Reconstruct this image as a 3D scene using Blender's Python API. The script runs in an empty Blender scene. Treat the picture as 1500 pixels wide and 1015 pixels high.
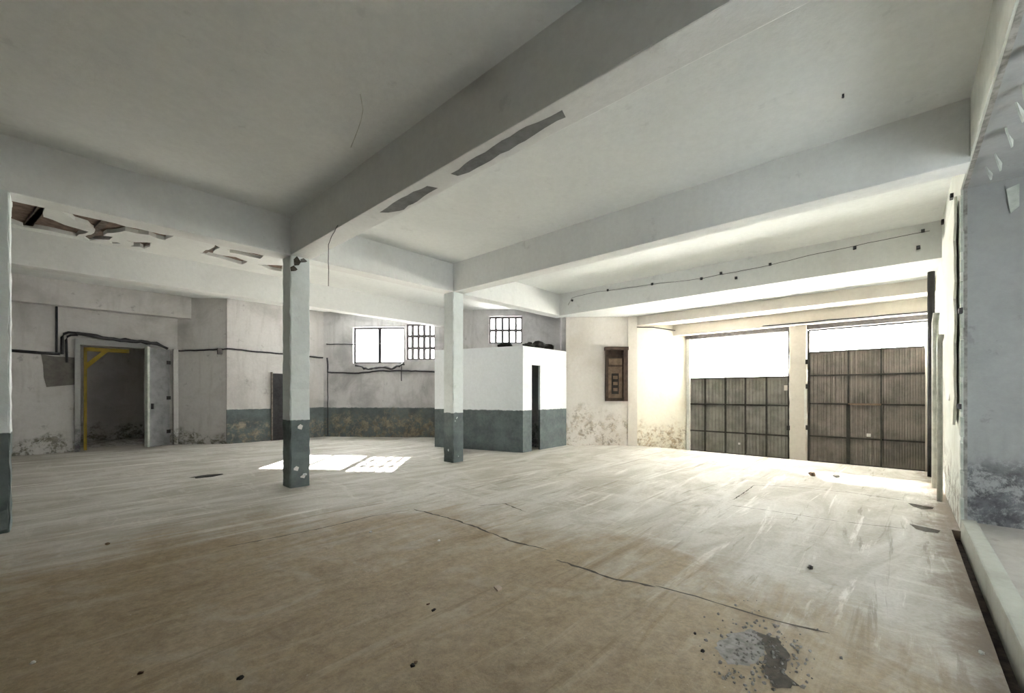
import bpy, bmesh, math, random
from mathutils import Vector, Matrix
random.seed(7)
S = bpy.context.scene
C = S.collection

# ---------------------------------------------------------------- camera
F_PX, CX, CY, CAM_H = 620.0, 750.0, 575.0, 1.5      # photo taken as 1500 x 1015
TH = math.atan((1321.0 - CX) / F_PX)
XR, XF = math.sin(TH), math.cos(TH)                  # world X axis = (right, forward)
YR, YF = -math.cos(TH), math.sin(TH)
cam_d = bpy.data.cameras.new('camera'); cam = bpy.data.objects.new('camera', cam_d); C.objects.link(cam)
cam.location = (0, 0, CAM_H)
cam.rotation_euler = (math.pi / 2, 0, math.atan2(YF, XF) - math.pi / 2)
cam_d.sensor_width = 36; cam_d.lens = F_PX / 1500 * 36
cam_d.shift_y = (CY - 507.5) / 1500
cam_d.clip_start = 0.02
S.camera = cam

# ---------------------------------------------------------------- world, sun, exposure
SKY_STRENGTH = 14.0
SUN_STRENGTH = 150.0
SUN_TRAVEL = Vector((-3.65, -3.75, -3.1))      # from the windows of the oblique wall to the lit floor behind the middle column
w = bpy.data.worlds.new('sky'); S.world = w; w.use_nodes = True
bg = w.node_tree.nodes['Background']
bg.inputs[0].default_value = (0.88, 0.95, 1.0, 1); bg.inputs[1].default_value = SKY_STRENGTH
sd = bpy.data.lights.new('sun_offscreen', 'SUN'); sun = bpy.data.objects.new('sun_offscreen', sd); C.objects.link(sun)
sd.energy = SUN_STRENGTH; sd.angle = math.radians(0.8); sd.color = (1.0, 0.97, 0.92)
sun.rotation_euler = SUN_TRAVEL.to_track_quat('-Z', 'Y').to_euler()
sun.location = (26, 31, 24)
S.view_settings.view_transform = 'Standard'; S.view_settings.look = 'None'
S.view_settings.gamma = 1.0; S.view_settings.use_curve_mapping = False
S.view_settings.exposure = 0.65
S.cycles.max_bounces = 10; S.cycles.diffuse_bounces = 6; S.cycles.sample_clamp_indirect = 40.0
S.cycles.caustics_reflective = False; S.cycles.caustics_refractive = False

# ---------------------------------------------------------------- pixel -> place helpers
def ray(u, v):
    r, f = (u - CX) / F_PX, 1.0
    return Vector((r * XR + f * XF, r * YR + f * YF, (CY - v) / F_PX))
def on_z(u, v, z):
    d = ray(u, v); t = (z - CAM_H) / d.z; return Vector((d.x * t, d.y * t, z))
def on_x(u, v, x):
    d = ray(u, v); t = x / d.x; return Vector((x, d.y * t, CAM_H + d.z * t))
def on_y(u, v, y):
    d = ray(u, v); t = y / d.y; return Vector((d.x * t, y, CAM_H + d.z * t))
def on_seg(u, v, A, B, off=0.0):
    """point on the vertical plane through A-B, moved off metres towards the camera"""
    A = Vector(A); B = Vector(B); e = (B - A).normalized(); n = Vector((e.y, -e.x))
    k = A.dot(n); k -= off * (1 if k > 0 else -1)
    d = ray(u, v); t = k / (d.x * n.x + d.y * n.y)
    return Vector((d.x * t, d.y * t, CAM_H + d.z * t))

# ---------------------------------------------------------------- materials
class NT:
    def __init__(s, name):
        s.m = bpy.data.materials.new(name); s.m.use_nodes = True
        s.t = s.m.node_tree; s.n = s.t.nodes
        s.b = s.n['Principled BSDF']; s.out = s.n['Material Output']
        s.pos = s.n.new('ShaderNodeNewGeometry').outputs['Position']
    def link(s, a, b): s.t.links.new(a, b)
    def sin(s, node, i, v):
        if hasattr(v, 'is_linked') or isinstance(v, bpy.types.NodeSocket): s.link(v, node.inputs[i])
        else: node.inputs[i].default_value = v
    def math(s, op, a, b=0.0, c=None, clamp=False):
        n = s.n.new('ShaderNodeMath'); n.operation = op; n.use_clamp = clamp
        s.sin(n, 0, a); s.sin(n, 1, b)
        if c is not None: s.sin(n, 2, c)
        return n.outputs[0]
    def map(s, scale=(1, 1, 1), rot=(0, 0, 0), loc=(0, 0, 0), src=None):
        n = s.n.new('ShaderNodeMapping'); s.link(src or s.pos, n.inputs[0])
        n.inputs['Scale'].default_value = scale; n.inputs['Rotation'].default_value = rot; n.inputs['Location'].default_value = loc
        return n.outputs[0]
    def noise(s, scale, detail=4, rough=0.55, dist=0.0, vec=None):
        n = s.n.new('ShaderNodeTexNoise'); s.link(vec or s.pos, n.inputs['Vector'])
        n.inputs['Scale'].default_value = scale; n.inputs['Detail'].default_value = detail
        n.inputs['Roughness'].default_value = rough; n.inputs['Distortion'].default_value = dist
        return n.outputs['Fac']
    def ramp(s, v, lo, hi, inv=False):
        n = s.n.new('ShaderNodeMapRange'); n.clamp = True; n.interpolation_type = 'SMOOTHSTEP'
        s.sin(n, 0, v); n.inputs[1].default_value = lo; n.inputs[2].default_value = hi
        n.inputs[3].default_value = 1.0 if inv else 0.0; n.inputs[4].default_value = 0.0 if inv else 1.0
        return n.outputs[0]
    def mix(s, f, a, b):
        n = s.n.new('ShaderNodeMix'); n.data_type = 'RGBA'
        s.sin(n, 0, f)
        for i, v in ((6, a), (7, b)):
            if isinstance(v, bpy.types.NodeSocket): s.link(v, n.inputs[i])
            else: n.inputs[i].default_value = (*v, 1)
        return n.outputs[2]
    def sep(s):
        n = s.n.new('ShaderNodeSeparateXYZ'); s.link(s.pos, n.inputs[0]); return n.outputs
    def bump(s, h, strength=0.3, dist=0.01):
        n = s.n.new('ShaderNodeBump'); n.inputs['Strength'].default_value = strength; n.inputs['Distance'].default_value = dist
        s.link(h, n.inputs['Height']); s.link(n.outputs[0], s.b.inputs['Normal'])
    def done(s, col, rough=0.85, spec=0.3, metal=0.0):
        s.sin(s.b, 'Base Color', col if isinstance(col, bpy.types.NodeSocket) else (*col, 1))
        s.sin(s.b, 'Roughness', rough); s.b.inputs['Specular IOR Level'].default_value = spec
        s.b.inputs['Metallic'].default_value = metal
        return s.m

def plaster(name, base, stain, amount=0.5, dado=None, dado_h=1.05, peel=None, peel_z=1.0, peel_amt=0.5, speck=0.0, scale=0.9, rough_foot=None):
    t = NT(name)
    big = t.noise(scale, 5, 0.6, 0.6); fine = t.noise(14, 6, 0.65)
    streak = t.noise(1.0, 4, 0.6, 0.3, t.map((5, 5, 0.7)))
    c = t.mix(t.math('MULTIPLY', t.ramp(big, 0.42, 0.72), amount), base, stain)
    c = t.mix(t.math('MULTIPLY', t.ramp(streak, 0.5, 0.75), amount * 0.6), c, stain)
    z = t.sep()[2]
    grime = t.ramp(t.noise(3.2, 6, 0.7), 0.62, 0.70)
    c = t.mix(t.math('MULTIPLY', grime, amount * 0.55), c, tuple(x * 0.55 for x in stain))
    if dado:
        edge = t.math('ADD', z, t.math('MULTIPLY', t.math('SUBTRACT', t.noise(9, 4), 0.5), 0.05))
        dd = t.ramp(edge, dado_h - 0.008, dado_h + 0.008, True)
        dc = t.mix(t.ramp(t.noise(2.2, 6, 0.65), 0.35, 0.7), dado, tuple(x * 1.5 + 0.012 for x in dado))
        c = t.mix(dd, c, dc)
        if speck:
            sp = t.math('MULTIPLY', t.ramp(t.noise(6.0, 2, 0.5), 0.735 - speck, 0.75 - speck), dd)
            c = t.mix(sp, c, base)
    if peel:
        zz = t.math('ADD', z, t.math('MULTIPLY', t.math('SUBTRACT', t.noise(1.6, 4, 0.6), 0.5), 1.3))
        pz = t.ramp(zz, peel_z * 0.55, peel_z, True)
        pm = t.math('MULTIPLY', pz, t.ramp(t.noise(4.5, 10, 0.82, 0.3), 0.60 - peel_amt * 0.3, 0.72 - peel_amt * 0.3))
        c = t.mix(pm, c, t.mix(t.ramp(t.noise(7, 6, 0.7), 0.35, 0.65), peel, tuple(x * 0.45 for x in peel)))
    c = t.mix(t.math('MULTIPLY', t.ramp(fine, 0.3, 0.7), 0.12), c, tuple(x * 0.6 for x in stain))
    t.bump(t.math('ADD', t.math('MULTIPLY', fine, 0.5), t.noise(2.5, 6, 0.6)), 0.35, 0.02)
    return t.done(c, 0.88, 0.2)

def simple(name, col, rough=0.7, metal=0.0, var=0.25, scale=6.0, spec=0.3):
    t = NT(name)
    c = t.mix(t.math('MULTIPLY', t.ramp(t.noise(scale, 5, 0.65), 0.35, 0.7), 1.0), col, tuple(x * (1 - var) for x in col))
    t.bump(t.noise(scale * 4, 4), 0.2, 0.005)
    return t.done(c, rough, spec, metal)

WHITE = (0.70, 0.72, 0.71)
DADO = (0.085, 0.105, 0.106)
M = {}
M['ceiling'] = plaster('ceiling_paint', (0.75, 0.77, 0.76), (0.64, 0.66, 0.65), 0.35)
M['beam'] = plaster('beam_paint', (0.70, 0.71, 0.70), (0.60, 0.60, 0.59), 0.4)
M['column'] = plaster('column_paint', (0.66, 0.70, 0.70), (0.50, 0.53, 0.53), 0.35, DADO, 1.065, speck=0.03)
M['booth'] = plaster('booth_paint', (0.74, 0.77, 0.80), (0.63, 0.66, 0.68), 0.3, DADO, 1.05)
M['wall_grey'] = plaster('old_wall_paint', (0.56, 0.55, 0.54), (0.40, 0.385, 0.37), 0.9, peel=(0.22, 0.21, 0.17), peel_z=0.5, peel_amt=0.5)
M['wall_dado'] = plaster('wall_paint_dado', (0.57, 0.55, 0.535), (0.38, 0.36, 0.345), 0.8, DADO, 1.0, (0.34, 0.30, 0.23), 0.8, 0.45)
M['wall_window'] = plaster('window_wall_paint', (0.58, 0.57, 0.57), (0.36, 0.35, 0.35), 1.0, DADO, 0.99, (0.31, 0.275, 0.205), 0.95, 0.55)
M['fuse_wall'] = plaster('fuse_wall_paint', (0.74, 0.70, 0.66), (0.58, 0.52, 0.46), 0.55, peel=(0.50, 0.42, 0.33), peel_z=1.1, peel_amt=0.42)
M['reveal'] = plaster('reveal_paint', (0.80, 0.76, 0.66), (0.68, 0.60, 0.47), 0.5, peel=(0.55, 0.42, 0.28), peel_z=0.7, peel_amt=0.45)
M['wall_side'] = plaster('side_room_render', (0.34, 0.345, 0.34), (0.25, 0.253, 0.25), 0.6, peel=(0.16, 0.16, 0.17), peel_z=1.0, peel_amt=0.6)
M['wall_right'] = plaster('right_wall_paint', (0.66, 0.68, 0.63), (0.48, 0.48, 0.42), 0.6, peel=(0.35, 0.33, 0.28), peel_z=0.8, peel_amt=0.5)
M['lintel'] = plaster('lintel_paint', (0.66, 0.62, 0.56), (0.55, 0.50, 0.44), 0.4)
M['plaster_sunlit'] = plaster('sunlit_plaster_paint', (0.76, 0.76, 0.70), (0.62, 0.60, 0.52), 0.5)  # paler than the wall paint: sunlight put into the plaster colour
M['raw'] = simple('bare_brick_slab', (0.22, 0.165, 0.135), 0.95, 0, 0.5, 9)
M['joist'] = simple('old_joist', (0.20, 0.17, 0.145), 0.9, 0, 0.5, 12)
M['pipe'] = simple('dark_conduit', (0.05, 0.05, 0.055), 0.6, 0.0, 0.4)
M['pale_pipe'] = simple('pale_pipe_paint', (0.58, 0.59, 0.54), 0.6, 0.0, 0.3)
M['steel'] = simple('grey_steel_sheet', (0.27, 0.265, 0.235), 0.6, 0.1, 0.35, 3)
M['steel_rail'] = simple('dark_steel_rail', (0.06, 0.058, 0.052), 0.6, 0.3, 0.4, 6)
M['steel_warm'] = simple('rusty_grey_sheet', (0.25, 0.225, 0.20), 0.6, 0.1, 0.4, 3)
M['frame_dark'] = simple('dark_window_iron', (0.045, 0.043, 0.045), 0.7, 0.1, 0.4, 8)
M['lattice'] = simple('lattice_bar_concrete', (0.16, 0.15, 0.15), 0.9, 0, 0.4, 8)
M['yellow'] = simple('yellow_paint', (0.30, 0.215, 0.02), 0.6, 0, 0.35, 10)
M['door_leaf'] = simple('grey_door_leaf', (0.27, 0.275, 0.285), 0.75, 0, 0.35, 3)
M['wood'] = simple('dark_brown_wood', (0.085, 0.055, 0.04), 0.7, 0, 0.5, 10)
M['wood_light'] = simple('worn_brown_board', (0.24, 0.17, 0.12), 0.8, 0, 0.45, 8)
M['green'] = simple('green_painted_steel', (0.05, 0.16, 0.12), 0.6, 0.1, 0.3, 5)
M['plaster_flake'] = simple('plaster_flake', (0.50, 0.53, 0.48), 0.9, 0, 0.25, 10)
M['crack'] = simple('crack_dirt', (0.10, 0.088, 0.07), 0.95, 0, 0.5, 20)
M['soil'] = simple('ditch_dirt', (0.075, 0.055, 0.045), 0.98, 0, 0.6, 14)
M['rubble'] = simple('rubble_grey', (0.33, 0.315, 0.29), 0.95, 0, 0.5, 14)
M['debris_dark'] = simple('debris_dark', (0.03, 0.028, 0.025), 0.9, 0, 0.4, 12)
M['debris_white'] = simple('debris_white', (0.75, 0.74, 0.70), 0.85, 0, 0.15, 12)
M['debris_brown'] = simple('debris_brown', (0.20, 0.13, 0.08), 0.9, 0, 0.4, 12)
M['tile'] = simple('terracotta_fragment', (0.45, 0.36, 0.29), 0.85, 0, 0.2, 10)
M['stain'] = simple('beam_soot_stain', (0.20, 0.205, 0.205), 0.9, 0, 0.35, 7)
M['curb'] = plaster('curb_concrete', (0.40, 0.41, 0.36), (0.27, 0.27, 0.23), 0.6)
M['side_floor'] = plaster('side_floor_concrete', (0.42, 0.40, 0.36), (0.30, 0.28, 0.25), 0.6)
M['street'] = simple('street_concrete', (0.58, 0.55, 0.50), 0.95, 0, 0.2, 1)

def glass_mat(nm='dusty_glass', k=0.78):
    t = NT(nm); n = t.n
    tr = n.new('ShaderNodeBsdfTransparent'); tl = n.new('ShaderNodeBsdfTranslucent')
    tl.inputs[0].default_value = (0.9, 0.9, 0.88, 1)
    mx = n.new('ShaderNodeMixShader'); mx.inputs[0].default_value = k
    t.link(tr.outputs[0], mx.inputs[1]); t.link(tl.outputs[0], mx.inputs[2]); t.link(mx.outputs[0], t.out.inputs[0])
    return t.m
M['glass'] = glass_mat(); M['glass_clear'] = glass_mat('clearer_glass', 0.25)
def opal_mat():
    t = NT('opal_sheet'); tl = t.n.new('ShaderNodeBsdfTranslucent'); df = t.n.new('ShaderNodeBsdfDiffuse')
    for q in (tl, df): q.inputs[0].default_value = (0.88, 0.88, 0.87, 1)
    mx = t.n.new('ShaderNodeMixShader'); mx.inputs[0].default_value = 0.35
    t.link(tl.outputs[0], mx.inputs[1]); t.link(df.outputs[0], mx.inputs[2]); t.link(mx.outputs[0], t.out.inputs[0])
    return t.m
M['opal'] = opal_mat()

def floor_mat():
    t = NT('worn_concrete_floor')
    big = t.noise(0.35, 5, 0.6, 0.8)
    sweep = t.noise(0.9, 6, 0.62, 1.6, t.map((0.55, 1.5, 1), (0, 0, 0.55)))
    sweep2 = t.noise(1.3, 6, 0.65, 2.2, t.map((1.7, 0.5, 1), (0, 0, -0.5)))
    mid = t.noise(3.0, 7, 0.7, 0.4); fine = t.noise(30, 6, 0.7)
    c = t.mix(t.ramp(sweep, 0.34, 0.68), (0.40, 0.375, 0.325), (0.56, 0.545, 0.51))
    c = t.mix(t.math('MULTIPLY', t.ramp(sweep2, 0.52, 0.66), 0.55), c, (0.60, 0.58, 0.54))
    c = t.mix(t.math('MULTIPLY', t.ramp(mid, 0.56, 0.70), 0.45), c, (0.31, 0.275, 0.21))
    for rz, k, lo, colr, am, sc in ((0.9, 2.4, 0.57, (0.72, 0.70, 0.66), 0.85, 0.8), (-0.35, 3.0, 0.58, (0.24, 0.22, 0.175), 0.7, 1.0), (1.35, 2.0, 0.585, (0.70, 0.68, 0.64), 0.7, 0.6), (0.25, 2.2, 0.60, (0.27, 0.245, 0.185), 0.7, 1.5)):
        st = t.noise(sc, 7, 0.66, k, t.map((0.22, 2.6, 1), (0, 0, rz), (rz * 7, k, 0)))
        c = t.mix(t.math('MULTIPLY', t.ramp(st, lo, lo + 0.09), am), c, colr)
    o = t.sep()
    # earth trodden into the slab where the floor was never screeded (near end of the hall)
    d = t.math('SQRT', t.math('ADD', t.math('POWER', t.math('SUBTRACT', o[0], 0.2), 2), t.math('POWER', t.math('SUBTRACT', o[1], 2.0), 2)))
    d = t.math('ADD', d, t.math('MULTIPLY', t.math('SUBTRACT', t.noise(0.8, 5, 0.6, 0.8), 0.5), 3.2))
    d = t.math('ADD', d, t.math('MULTIPLY', t.math('SUBTRACT', t.noise(1.1, 8, 0.72, 2.0, t.map((0.35, 2.2, 1), (0, 0, 0.9))), 0.5), 2.6))
    brown = t.math('MULTIPLY', t.ramp(d, 2.6, 4.6, True), 0.82)
    c = t.mix(brown, c, t.mix(t.ramp(t.noise(11, 12, 0.85, 0.2), 0.36, 0.66), (0.375, 0.285, 0.165), (0.205, 0.145, 0.075)))
    c = t.mix(t.math('MULTIPLY', t.math('MULTIPLY', t.ramp(t.noise(1.7, 10, 0.74, 1.2), 0.48, 0.66), 0.6), brown), c, (0.19, 0.14, 0.08))
    c = t.mix(t.math('MULTIPLY', t.math('MULTIPLY', t.ramp(t.noise(0.8, 8, 0.7, 1.8, t.map((1, 1, 1), (0, 0, 0), (5, 9, 0))), 0.52, 0.66), 0.45), brown), c, (0.46, 0.42, 0.34))
    for rz, k, lo, colr, am in ((0.75, 2.6, 0.55, (0.45, 0.385, 0.28), 0.6), (-0.2, 2.2, 0.56, (0.18, 0.135, 0.075), 0.6)):
        st = t.noise(0.9, 8, 0.7, k, t.map((0.25, 2.8, 1), (0, 0, rz), (k * 3, rz, 0)))
        c = t.mix(t.math('MULTIPLY', t.math('MULTIPLY', t.ramp(st, lo, lo + 0.12), am), brown), c, colr)
    # dirt swept against the ditch
    sw = t.math('ADD', o[1], t.math('MULTIPLY', t.math('SUBTRACT', t.noise(2.5, 7, 0.7), 0.5), 1.1))
    c = t.mix(t.math('MULTIPLY', t.ramp(sw, -0.42, -0.12, True), 0.8), c, (0.20, 0.155, 0.115))
    c = t.mix(t.math('MULTIPLY', t.ramp(fine, 0.35, 0.75), 0.22), c, (0.16, 0.145, 0.115))
    spk = t.ramp(t.noise(55, 3, 0.5), 0.70, 0.74)
    c = t.mix(t.math('MULTIPLY', spk, 0.5), c, (0.60, 0.58, 0.53))
    t.bump(t.math('ADD', t.math('MULTIPLY', fine, 0.35), t.math('ADD', t.math('MULTIPLY', sweep, 0.6), mid)), 0.45, 0.02)
    r = t.math('ADD', 0.62, t.math('MULTIPLY', big, 0.3))
    return t.done(c, r, 0.3)
M['floor'] = floor_mat()

# ---------------------------------------------------------------- mesh helpers
def mesh_obj(name, verts, faces, mat, parent=None, smooth=False):
    me = bpy.data.meshes.new(name); me.from_pydata([tuple(v) for v in verts], [], faces); me.validate()
    bm = bmesh.new(); bm.from_mesh(me); bmesh.ops.recalc_face_normals(bm, faces=bm.faces); bm.to_mesh(me); bm.free()
    if smooth:
        for p in me.polygons: p.use_smooth = True
    o = bpy.data.objects.new(name, me); C.objects.link(o)
    if mat: me.materials.append(M[mat] if isinstance(mat, str) else mat)
    if parent: o.parent = parent
    return o
def struct(o): o['kind'] = 'structure'; return o
def tag(o, label, cat, group=None):
    o['label'] = label; o['category'] = cat
    if group: o['group'] = group
    return o
def thing(name, label, cat, group=None, loc=(0, 0, 0), rz=0.0):
    o = bpy.data.objects.new(name, None); C.objects.link(o); o.location = loc; o.rotation_euler = (0, 0, rz)
    o.empty_display_size = 0.2
    return tag(o, label, cat, group)
def bbox_v(x0, x1, y0, y1, z0, z1):
    return [(x0, y0, z0), (x1, y0, z0), (x1, y1, z0), (x0, y1, z0), (x0, y0, z1), (x1, y0, z1), (x1, y1, z1), (x0, y1, z1)]
BF = [(0, 3, 2, 1), (4, 5, 6, 7), (0, 1, 5, 4), (1, 2, 6, 5), (2, 3, 7, 6), (3, 0, 4, 7)]
def box(name, x0, x1, y0, y1, z0, z1, mat, parent=None, bevel=0.0, cuts=0, jit=0.0):
    bm = bmesh.new(); vs = [bm.verts.new(v) for v in bbox_v(x0, x1, y0, y1, z0, z1)]
    for f in BF: bm.faces.new([vs[i] for i in f])
    if bevel: bmesh.ops.bevel(bm, geom=bm.edges[:], offset=bevel, segments=2, affect='EDGES', profile=0.6)
    if cuts:
        long = [e for e in bm.edges if e.calc_length() > max(x1 - x0, y1 - y0, z1 - z0) * 0.8]
        bmesh.ops.subdivide_edges(bm, edges=long, cuts=cuts)
    if jit:
        for v in bm.verts: v.co += Vector((random.uniform(-jit, jit), random.uniform(-jit, jit), 0))
    bmesh.ops.recalc_face_normals(bm, faces=bm.faces)
    me = bpy.data.meshes.new(name); bm.to_mesh(me); bm.free()
    o = bpy.data.objects.new(name, me); C.objects.link(o); me.materials.append(M[mat])
    if parent: o.parent = parent
    return o
def prism(name, poly, z0, z1, mat, parent=None):
    n = len(poly); v = [(p[0], p[1], z0) for p in poly] + [(p[0], p[1], z1) for p in poly]
    f = [tuple(range(n))[::-1], tuple(range(n, 2 * n))] + [(i, (i + 1) % n, n + (i + 1) % n, n + i) for i in range(n)]
    return mesh_obj(name, v, f, mat, parent)
class Seg:
    """frame along a wall line A->B in plan; n points to the side given by sgn"""
    def __init__(s, A, B):
        s.A = Vector(A); s.B = Vector(B); s.e = (s.B - s.A).normalized(); s.L = (s.B - s.A).length
        n = Vector((s.e.y, -s.e.x))
        if (s.A - s.A * 2).dot(n) < 0: n = -n        # towards the camera at the origin
        s.n = n
    def p(s, t, d, z): q = s.A + s.e * t + s.n * d; return Vector((q.x, q.y, z))
    def at(s, u, v):
        P = on_seg(u, v, s.A, s.B); return (Vector((P.x, P.y)) - s.A).dot(s.e), P.z
    def box(s, name, t0, t1, d0, d1, z0, z1, mat, parent=None):
        v = [s.p(*q) for q in [(t0, d0, z0), (t1, d0, z0), (t1, d1, z0), (t0, d1, z0), (t0, d0, z1), (t1, d0, z1), (t1, d1, z1), (t0, d1, z1)]]
        return mesh_obj(name, v, BF, mat, parent)
    def wall(s, name, z0, z1, th, mat, holes=()):
        """solid wall, face at d=0, thickness th going away from the camera, rectangular holes (t0,t1,z0,z1)"""
        ts = sorted({0.0, s.L, *[h[0] for h in holes], *[h[1] for h in holes]})
        zs = sorted({z0, z1, *[h[2] for h in holes], *[h[3] for h in holes]})
        sol = lambda i, j: 0 <= i < len(ts) - 1 and 0 <= j < len(zs) - 1 and not any(
            h[0] <= (ts[i] + ts[i + 1]) / 2 <= h[1] and h[2] <= (zs[j] + zs[j + 1]) / 2 <= h[3] for h in holes)
        idx, V, Fc = {}, [], []
        def vid(i, j, k):
            if (i, j, k) not in idx: idx[(i, j, k)] = len(V); V.append(s.p(ts[i], -th * k, zs[j]))
            return idx[(i, j, k)]
        for i in range(len(ts) - 1):
            for j in range(len(zs) - 1):
                if not sol(i, j): continue
                Fc.append((vid(i, j, 0), vid(i + 1, j, 0), vid(i + 1, j + 1, 0), vid(i, j + 1, 0)))
                Fc.append((vid(i, j, 1), vid(i, j + 1, 1), vid(i + 1, j + 1, 1), vid(i + 1, j, 1)))
                for (di, dj, a, b) in ((-1, 0, (i, j), (i, j + 1)), (1, 0, (i + 1, j), (i + 1, j + 1)), (0, -1, (i, j), (i + 1, j)), (0, 1, (i, j + 1), (i + 1, j + 1))):
                    if not sol(i + di, j + dj): Fc.append((vid(*a, 0), vid(*b, 0), vid(*b, 1), vid(*a, 1)))
        return mesh_obj(name, V, Fc, mat)
def tube(name, pts, r, mat, parent=None, sides=8):
    pts = [Vector(p) for p in pts]; V, Fc = [], []
    for i, p in enumerate(pts):
        d = (pts[min(i + 1, len(pts) - 1)] - pts[max(i - 1, 0)]).normalized()
        up = Vector((0, 0, 1)) if abs(d.z) < 0.9 else Vector((1, 0, 0))
        a = d.cross(up).normalized(); b = a.cross(d)
        rr = r[i] if isinstance(r, (list, tuple)) else r
        for k in range(sides):
            q = 2 * math.pi * k / sides; V.append(p + (a * math.cos(q) + b * math.sin(q)) * rr)
    for i in range(len(pts) - 1):
        for k in range(sides):
            Fc.append((i * sides + k, i * sides + (k + 1) % sides, (i + 1) * sides + (k + 1) % sides, (i + 1) * sides + k))
    Fc.append(tuple(range(sides))); Fc.append(tuple(range((len(pts) - 1) * sides, len(pts) * sides)))
    return mesh_obj(name, V, Fc, mat, parent, True)
def wiggle(pts, step, amp):
    out = []
    for a, b in zip(pts, pts[1:]):
        a, b = Vector(a), Vector(b); n = max(1, int((b - a).length / step))
        for i in range(n):
            q = a.lerp(b, i / n); out.append(q + Vector([random.uniform(-amp, amp) for _ in range(3)]) if i or out else q)
    return out + [Vector(pts[-1])]
def ribbon(name, pts, wid, z, mat, parent, jit=0.6, step=0.06):
    P = [Vector((p.x, p.y, 0)) for p in wiggle([(p[0], p[1], 0) for p in pts], step, wid * 0.9)]; V, Fc = [], []
    for i, p in enumerate(P):
        d = (P[min(i + 1, len(P) - 1)] - P[max(i - 1, 0)]); n = Vector((-d.y, d.x, 0)).normalized()
        k = wid * (1 + random.uniform(-jit, jit)) * (0.25 if i in (0, len(P) - 1) else 1)
        V += [p + n * k + Vector((0, 0, z)), p - n * k + Vector((0, 0, z))]
    Fc = [(2 * i, 2 * i + 1, 2 * i + 3, 2 * i + 2) for i in range(len(P) - 1)]
    return mesh_obj(name, V, Fc, mat, parent)
def blob(name, loc, size, mat, seed, parent=None, jag=0.3):
    rnd = random.Random(seed); bm = bmesh.new(); bmesh.ops.create_icosphere(bm, subdivisions=2, radius=1)
    for v in bm.verts:
        k = 1 + rnd.uniform(-jag, jag); v.co = Vector((v.co.x * size[0] * k, v.co.y * size[1] * k, max(v.co.z, -0.75) * size[2] * k))
    lo = min(v.co.z for v in bm.verts)
    for v in bm.verts: v.co.z -= lo; v.co += Vector(loc)
    me = bpy.data.meshes.new(name); bm.to_mesh(me); bm.free()
    o = bpy.data.objects.new(name, me); C.objects.link(o); me.materials.append(M[mat])
    if parent: o.parent = parent
    return o
def flake(name, pts, th, mat, parent=None):
    """thin irregular solid from a 3-D outline"""
    P = [Vector(p) for p in pts]; n = (P[1] - P[0]).cross(P[2] - P[0]).normalized() * th; k = len(P)
    V = P + [p + n for p in P]
    Fc = [tuple(range(k)), tuple(range(k, 2 * k))[::-1]] + [(i, (i + 1) % k, k + (i + 1) % k, k + i) for i in range(k)]
    return mesh_obj(name, V, Fc, mat, parent)

# ================================================================ THE SETTING
HC, HB = 4.25, 3.65             # ceiling paint, underside of beams
YR0, YR1 = 7.04, 7.36           # column row
XW = 11.2                       # wall line of the garage doors
YW = -0.47                      # right wall face
BACK = -9.0
WA, WB = (6.25, 14.52), (11.32, 8.2)     # window wall line
# ---- floor
floor = struct(prism('floor', [(BACK, -0.40), (6.66, -0.40), (6.66, YW - 0.2), (XW + 0.04, YW - 0.2), (XW + 0.04, 5.6), (12.2, 8.6), (7.0, 16.2), (BACK, 16.2)], -0.25, 0.0, 'floor'))
struct(box('floor_ditch', BACK, 6.66, -0.47, -0.40, -0.30, -0.10, 'soil'))
struct(box('floor_door_recess', XW + 0.04, 12.6, -0.7, 5.6, -0.4, -0.13, 'floor'))
struct(box('floor_side_room', BACK, 9.0, -4.6, -0.59, -0.3, 0.095, 'side_floor'))
struct(prism('floor_street', [(12.6, -40), (45, -40), (45, 30), (12.6, 30)], -0.6, -0.20, 'street'))
# ---- ceiling: slab above, plaster skins below (bay with the broken plaster built separately)
ceil = struct(prism('ceiling', [(BACK, YW - 0.05), (-0.3, YW - 0.05), (-0.3, -4.6), (XW + 1.3, -4.6), (XW + 1.3, 7.3), (11.62, 8.45), (6.62, 14.78), (6.62, 15.7), (BACK, 15.7)], 4.32, 4.55, 'raw'))
prism('ceiling_plaster', [(BACK, YW - 0.1), (10.9, YW - 0.1), (10.9, 7.2), (BACK, 7.2)], HC, 4.32, 'ceiling', ceil)
prism('ceiling_plaster', [(BACK, 11.05), (9.3, 11.05), (6.6, 14.7), (6.0, 15.6), (BACK, 15.6)], HC, 4.32, 'ceiling', ceil)
bay = prism('ceiling_plaster', [(BACK, 7.2), (11.4, 7.2), (11.4, 8.6), (9.3, 11.05), (BACK, 11.05)], HC, 4.32, 'ceiling', ceil)
def zz(*pts): return [(x / 3.5, 270 + y / 3.5) for x, y in pts]
holes_px = [
    zz((52, 78), (130, 85), (245, 112), (225, 165), (330, 205), (445, 245), (395, 268), (250, 238), (130, 222), (52, 195)),
    zz((320, 138), (420, 155), (530, 185), (640, 212), (760, 238), (885, 265), (850, 290), (770, 262), (650, 240), (570, 246), (520, 264), (585, 272), (560, 286), (450, 287), (430, 270), (490, 238), (460, 212), (390, 190)),
    zz((565, 297), (610, 296), (615, 306), (580, 305)), zz((640, 288), (782, 303), (742, 334), (716, 322), (668, 316), (690, 303)),
    zz((1030, 352), (1108, 312), (1128, 328), (1085, 352), (1130, 360), (1200, 372), (1272, 398), (1235, 410), (1180, 392), (1110, 374)),
    zz((1165, 330), (1260, 345), (1355, 368), (1330, 380), (1240, 360), (1180, 350)),
    zz((1310, 408), (1380, 412), (1450, 418), (1450, 448), (1385, 434))]
bmc = bmesh.new()
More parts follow.
